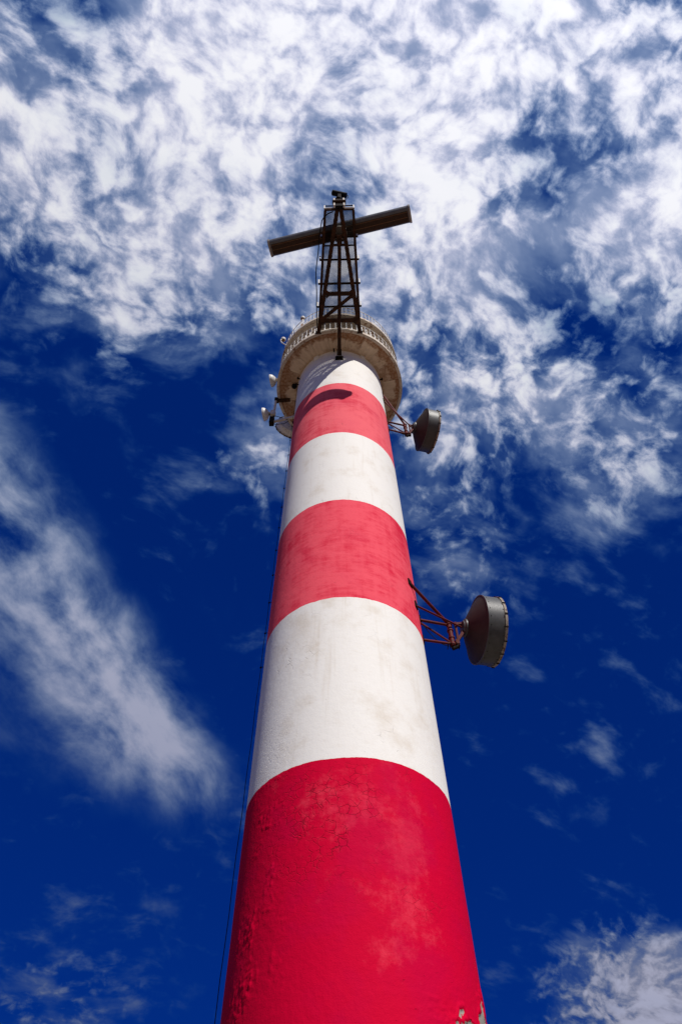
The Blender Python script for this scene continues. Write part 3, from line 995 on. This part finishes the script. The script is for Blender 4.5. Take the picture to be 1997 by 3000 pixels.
# ------------------------------------------------------------------ cable hanging along the platform
pts = []
for k in range(40):
    t = k / 39
    y = -6.95 + (-2.80 + 6.95) * t
    sag = 0.06 * math.sin(t * math.pi * 5) + 0.03 * math.sin(t * 23)
    pts.append((xl(y) - 0.10 - 0.12 * math.sin(math.pi * min(1, t * 1.15)) - 0.015 * math.sin(t * 17), y, zs + 0.0 + 0.3 * sag))
pts = [(xl(-7.2) + 0.30, -7.27, zs - 0.06), (xl(-7.15) + 0.12, -7.20, zs - 0.09), (xl(-7.1) - 0.03, -7.08, zs - 0.06)] + pts + [(xl(-2.75) + 0.03, -2.72, zs - 0.05)]
pc = MB().path(pts, 0.02, 8).build('power_cable', MAT['black'], None, 50)
tag(pc, 'slack black cable running along one edge of the steel platform', 'cable')

# ------------------------------------------------------------------ drum dishes
def drum_dish(root, hub, axis, dia, depth, cone, mats, hub_r=0.2):
    """shrouded dish: hub, conical back, cylindrical shroud, face; parts parented to root. hub = rear end"""
    a = Vector(axis).normalized()
    s = a.cross(Vector((0, 0, 1))).normalized()
    u = s.cross(a)
    Mx = Matrix((s, u, a)).transposed().to_4x4()
    Mx.translation = Vector(hub)
    r = dia / 2
    MB().lathe([(0.0, 0.0), (hub_r * 0.75, 0.0), (hub_r * 0.8, 0.03), (hub_r, 0.05), (hub_r, 0.10), (0.0, 0.10)], 32, Mx).build('hub', MAT['dish'], root, 35)
    prof = [(hub_r * 0.9, 0.08)]
    for k in range(1, 9):
        t = k / 8
        prof.append((hub_r * 0.9 + (r - hub_r * 0.9) * t, 0.08 + (cone - 0.08) * (t ** 1.12)))
    prof += [(r - 0.02, cone + 0.02), (hub_r * 0.5, 0.12)]
    MB().lathe(prof, 64, Mx).build('reflector_back', MAT[mats[0]], root, 35)
    sh = MB().lathe([(r - 0.012, cone - 0.015), (r + 0.022, cone - 0.015), (r + 0.022, cone + 0.025), (r + 0.003, cone + 0.03), (r + 0.003, cone + depth), (r - 0.012, cone + depth)], 64, Mx, True).build('shroud', MAT[mats[1]], root, 35)
    MB().lathe([(r - 0.014, cone + depth - 0.04), (r + 0.028, cone + depth - 0.04), (r + 0.028, cone + depth + 0.02), (r - 0.014, cone + depth + 0.02)], 64, Mx, True).build('rim_band', MAT['band'], root, 35)
    MB().lathe([(0.0, cone + depth + 0.03), (r * 0.6, cone + depth + 0.02), (r - 0.005, cone + depth), (r - 0.005, cone + depth - 0.02), (0.0, cone + depth - 0.02)], 64, Mx).build('radome_face', MAT['whitedish'], root, 35)
    # rim clamps and rivets
    cl = MB()
    for k in range(16):
        t = 2 * math.pi * (k + 0.3) / 16
        p0 = Mx @ Vector(((r + 0.036) * math.cos(t), (r + 0.036) * math.sin(t), cone + depth - 0.05))
        p1 = Mx @ Vector(((r + 0.036) * math.cos(t), (r + 0.036) * math.sin(t), cone + depth + 0.03))
        cl.tube(p0, p1, 0.016, None, 6)
    for k in range(24):
        t = 2 * math.pi * (k + 0.5) / 24
        for zz in (cone + 0.05, cone + depth - 0.07):
            p0 = Mx @ Vector(((r + 0.001) * math.cos(t), (r + 0.001) * math.sin(t), zz))
            p1 = Mx @ Vector(((r + 0.012) * math.cos(t), (r + 0.012) * math.sin(t), zz))
            cl.tube(p0, p1, 0.010, None, 6)
    cl.build('rivets', MAT['dark'], sh)['kind'] = 'stuff'
    return Mx

def side_dish(label, zp0, zp1, poleXY, hub, axis, dia, arms, stay):
    """big dish carried by a vertical pipe held off the shaft"""
    px_, py_ = poleXY
    root = thing('microwave_dish', label, 'antenna', (px_, py_, zp0), 'large microwave dishes on red brackets')
    pole = MB().tube((px_, py_, zp0), (px_, py_, zp1), 0.062, None, 16)
    for zz in (zp0 + 0.05, zp0 + 0.28, zp1 - 0.3, zp1 - 0.08):
        pole.tube((px_, py_, zz - 0.02), (px_, py_, zz + 0.02), 0.082, None, 16)
    pole.build('pole', MAT['redsteel'], root, 40)
    for (p, q, r, mt) in arms:
        MB().tube(p, q, r, None, 10).build('arm', MAT[mt], root, 40)
        d = Vector((p[0], p[1], 0)).normalized()
        MB().beam(Vector(p) - d * 0.05, Vector(p) + d * 0.03, 0.16, 0.20).build('wall_plate', MAT['dark'], root)
    h = Vector(hub)
    a = Vector(axis).normalized()
    # yoke between pole and hub
    yk = MB()
    zt, zb = zp1 - 0.05, zp0 + 0.12
    yk.beam((px_ + 0.07, py_, zb), (px_ + 0.16, py_ + 0.02, zb), 0.12, 0.14)
    yk.beam((px_ + 0.15, py_ + 0.02, zb - 0.1), (px_ + 0.17, py_ + 0.02, zt + 0.05), 0.10, 0.05, (1, 0, 0))
    yk.beam((px_ + 0.15, py_ + 0.02, zt), h + a * 0.03 + Vector((0, 0, 0.14)), 0.09, 0.07)
    yk.beam((px_ + 0.15, py_ + 0.02, zb + 0.1), h + a * 0.03 - Vector((0, 0, 0.12)), 0.09, 0.07)
    yk.build('yoke', MAT['yoke'], root)
    ck = MB()
    ck.tube((px_ - 0.02, py_, zp0 - 0.08), (px_ + 0.14, py_ + 0.02, zp0 + 0.02), 0.05, None, 10)
    for k in range(5):
        ck.tube((px_ - 0.13 + 0.07 * k, py_ - 0.1, zp0 + 0.03 * (k % 2)), (px_ - 0.13 + 0.07 * k, py_ + 0.1, zp0 + 0.03 * (k % 2)), 0.012, None, 6)
    ck.build('clamp', MAT['dark'], root, 40)
    MB().tube(stay[0], stay[1], 0.026, None, 8).build('stay', MAT['redsteel'], root, 40)
    wv = []
    for k in range(14):
        t = k / 13
        wv.append(Vector(arms[0][0]).lerp(Vector((px_, py_, zp0)), t) + Vector((0, 0, -0.28 * math.sin(math.pi * t))))
    MB().path(wv, 0.011, 6).build('feeder_cable', MAT['black'], root, 50)
    drum_dish(root, hub, axis, dia, 0.45, 0.41, ('dishcone', 'dish'), 0.235)
    return root

def on_shaft(x_sign, y, z):
    r = shaft_r(z)
    return (x_sign * math.sqrt(r * r - y * y), y, z)

side_dish('large shrouded microwave dish beside the middle red band', 13.72, 14.56, (2.66, 0.0), (2.99, 0.05, 14.42), (math.cos(R(11)), math.sin(R(11)), 0.0), 1.74,
          [(on_shaft(1, -0.22, 14.45), (2.66, 0.0, 14.47), 0.038, 'redsteel'),
           (on_shaft(1, -0.24, 13.72), (2.66, 0.0, 13.80), 0.034, 'redsteel'),
           (on_shaft(1, -0.92, 15.08), (2.64, -0.02, 14.50), 0.042, 'redsteel'),
           (on_shaft(1, -0.70, 14.46), (2.98, 0.02, 14.40), 0.026, 'redsteel')],
          (on_shaft(1, -0.22, 14.35), (2.63, 0.0, 13.84)))
side_dish('large shrouded microwave dish just under the gallery', 25.02, 25.92, (2.54, 0.0), (2.82, 0.05, 25.74), (math.cos(R(15)), math.sin(R(15)), 0.0), 1.68,
          [(on_shaft(1, -0.20, 25.80), (2.54, 0.0, 25.82), 0.038, 'redsteel'),
           (on_shaft(1, -0.24, 25.05), (2.54, 0.0, 25.10), 0.034, 'redsteel'),
           (on_shaft(1, -0.40, 27.95), (2.54, -0.02, 25.86), 0.042, 'redsteel'),
           (on_shaft(1, -0.45, 27.2), (2.82, 0.02, 25.62), 0.026, 'redsteel')],
          (on_shaft(1, -0.2, 25.7), (2.52, 0.0, 25.14)))

# drum dish standing on the far side of the gallery
far = thing('microwave_dish', 'pale drum dish half hidden behind the gallery edge and brackets', 'antenna', (-1.75, 1.35, Z_D))
FD = Vector((-2.12, 1.66, 29.93))
ax = Vector((-0.42, 0.9, 0.0)).normalized()
MB().tube((-1.85, 1.48, Z_D - 0.005), (-1.85, 1.48, 30.5), 0.055, None, 14).build('pole', MAT['rail'], far, 40)
MB().beam((-1.86, 1.46, 29.93), FD + ax * 0.03, 0.14, 0.2).build('clamp', MAT['dark'], far)
drum_dish(far, FD, ax, 1.26, 0.34, 0.25, ('whitedish', 'whitedish'), 0.16)

# ------------------------------------------------------------------ small white dishes
def small_dish(root, hub, axis, dia):
    a = Vector(axis).normalized()
    s = a.cross(Vector((0, 0, 1))).normalized()
    u = s.cross(a)
    Mx = Matrix((s, u, a)).transposed().to_4x4()
    Mx.translation = Vector(hub)
    r = dia / 2
    prof = [(0.05, 0.0)]
    for k in range(1, 9):
        t = k / 8
        prof.append((0.05 + (r - 0.05) * math.sin(t * math.pi / 2) ** 0.9, 0.24 * (t ** 1.15)))
    prof += [(r + 0.006, 0.245), (r + 0.006, 0.26), (r - 0.01, 0.262), (0.0, 0.27)]
    MB().lathe([(0.0, 0.0)] + prof, 40, Mx).build('reflector', MAT['whitedish'], root, 40)
    MB().lathe([(0.0, -0.07), (0.07, -0.07), (0.075, 0.0), (0.06, 0.02), (0.0, 0.02)], 20, Mx).build('hub', MAT['pale'], root, 35)

sa = thing('small_dish', 'small white dish clamped to the gallery rim', 'antenna', (-2.68, -0.42, Z_D), 'small white dishes')
MB().tube((-2.60, -0.42, Z_D - 0.005), (-2.60, -0.42, Z_D + 0.75), 0.03, None, 12).build('pole', MAT['rail'], sa, 40)
MB().beam((-2.60, -0.42, Z_D + 0.14), (-2.70, -0.42, Z_D + 0.14), 0.09, 0.12).build('clamp', MAT['dark'], sa)
small_dish(sa, (-2.74, -0.42, Z_D + 0.14), (-0.99, 0.16, 0.0), 0.56)

PX, PY = -2.79, 0.35
sb = thing('small_dish', 'small white dish on a pipe bracketed below the gallery', 'antenna', (PX, PY, 27.0), 'small white dishes')
MB().tube((PX, PY, 26.95), (PX, PY, 29.36), 0.055, None, 14).build('pole', MAT['pale'], sb, 40)
MB().channel((-2.72, 0.345, Z_G - 0.10), (-2.16, 0.33, Z_G - 0.10), 0.13, 0.10, 0.014).build('upper_bracket', MAT['brown'], sb)
MB().beam((-2.84, 0.35, Z_G - 0.07), (-2.68, 0.35, Z_G - 0.07), 0.2, 0.22).build('clamp', MAT['dark'], sb)
MB().beam((PX + 0.02, PY, 27.12), on_shaft(-1, 0.1, 27.05), 0.09, 0.10).build('lower_bracket', MAT['pale'], sb)
MB().beam((PX - 0.03, PY, 26.92), (PX - 0.03, PY, 27.45), 0.19, 0.20, (0, 1, 0)).build('radio_unit', MAT['dark'], sb)
MB().beam((PX - 0.02, PY - 0.06, 27.62), (PX - 0.02, PY - 0.06, 27.98), 0.20, 0.16, (0, 1, 0)).build('radio_box', MAT['pale'], sb)
yk = MB()
yk.beam((PX - 0.05, PY, 27.85), (PX - 0.16, PY, 27.9), 0.08, 0.16)
yk.beam((PX - 0.13, PY, 27.72), (PX - 0.13, PY, 28.02), 0.05, 0.08, (0, 1, 0))
yk.build('yoke', MAT['dark'], sb)
small_dish(sb, (PX - 0.19, PY, 27.92), (-0.99, 0.16, 0.0), 0.58)
MB().path([(PX - 0.02, PY - 0.05, 27.6), (PX + 0.12, PY - 0.12, 27.42), (PX + 0.36, PY - 0.14, 27.22), (PX + 0.62, PY - 0.15, 27.0), (PX + 0.70, PY - 0.16, 26.85), (PX + 0.5, PY - 0.1, 26.72), (PX + 0.18, PY - 0.05, 26.78), (PX + 0.02, PY, 26.96)], 0.014, 6).build('signal_cable', MAT['black'], sb, 50)

# ------------------------------------------------------------------ lightning conductor down the shaft
cd = thing('lightning_conductor', 'thin dark conductor cable clipped up the shaft to the gallery', 'cable', pol(2.06, -88, 0.6))
AZ = -85.0
def stand(z):
    return 0.035 + 0.07 * (1 - z / 29.0)
pts = []
for k in range(60):
    z = 0.62 + (Z_G - 0.05 - 0.62) * k / 59
    pts.append(pol(shaft_r(z) + stand(z) + 0.006 * math.sin(k * 1.7), AZ + 0.25 * math.sin(k * 0.9), z))
MB().path(pts, 0.007, 8).build('cable', MAT['black'], cd, 50)
z = 1.5
while z < Z_G - 0.4:
    if z < 13.0:
        z += 2.3
        continue
    a = pol(shaft_r(z) - 0.01, AZ, z)
    b_ = pol(shaft_r(z) + stand(z) + 0.015, AZ, z)
    o = MB().tube(a, b_, 0.008, None, 8)
    o.beam(pol(shaft_r(z) + stand(z) - 0.025, AZ, z - 0.025), pol(shaft_r(z) + stand(z) + 0.025, AZ, z - 0.025), 0.018, 0.022)
    o.build('clip', MAT['dark'], cd)
    z += 1.15
e = MB()
e.lathe([(0.0, -0.12), (0.07, -0.10), (0.115, -0.04), (0.115, 0.04), (0.07, 0.1), (0.0, 0.12)], 16, Matrix.Translation(pol(1.97, AZ + 4, Z_G - 0.11)))
e.build('junction_box', MAT['black'], cd, 50)

# ------------------------------------------------------------------ lamps and whip on the upper gallery
def gallery_lamp(root, pts, head):
    MB().path(pts, 0.026, 8).build('stem', MAT['rail'], root, 50)
    h = Vector(head)
    MB().lathe([(0.0, -0.09), (0.08, -0.08), (0.115, -0.02), (0.12, 0.03), (0.07, 0.075), (0.0, 0.09)], 20, Matrix.Translation(h)).build('lamp_head', MAT['rail'], root, 40)
    MB().lathe([(0.0, -0.115), (0.055, -0.105), (0.085, -0.075), (0.0, -0.075)], 16, Matrix.Translation(h)).build('lamp_glass', MAT['ridge'], root, 40)

l1 = thing('gallery_lamp', 'small lamp on a straight upright stem on the upper gallery', 'lamp', (-1.60, -2.10, Z_UD), 'lamps on the upper gallery')
p = pol(2.66, -37.5, Z_UD)
l1.location = p
gallery_lamp(l1, [p + Vector((0, 0, -0.05)), p + Vector((0, 0, 0.5)), p + Vector((0, 0, 1.12))], p + Vector((0, 0, 1.17)))
MB().beam(p + Vector((0, 0, 0.0)), p + Vector((0, 0, 0.3)), 0.09, 0.09, (0, 1, 0)).build('control_box', MAT['ridge'], l1)
p = pol(2.68, -61, Z_UD - 0.1)
l2 = thing('gallery_lamp', 'small lamp on a swan neck stem reaching off the upper gallery', 'lamp', p, 'lamps on the upper gallery')
o_ = pol(1.0, -61, 0)
gallery_lamp(l2, [p - o_ * 0.03, p + o_ * 0.12, p + o_ * 0.26 + Vector((0, 0, 0.06)), p + o_ * 0.33 + Vector((0, 0, 0.25)), p + o_ * 0.30 + Vector((0, 0, 0.42)), p + o_ * 0.24 + Vector((0, 0, 0.5))], p + o_ * 0.20 + Vector((0, 0, 0.52)))
p = pol(2.64, -52, Z_UD - 0.02)
wh = thing('whip_antenna', 'thin white whip aerial standing between the two gallery lamps', 'antenna', p)
MB().tube(p, p + Vector((0, 0, 1.9)), 0.022, 0.010, 8).build('whip', MAT['rail'], wh, 40)
MB().tube(p, p + Vector((0, 0, 0.22)), 0.035, None, 10).build('base', MAT['rail'], wh, 40)
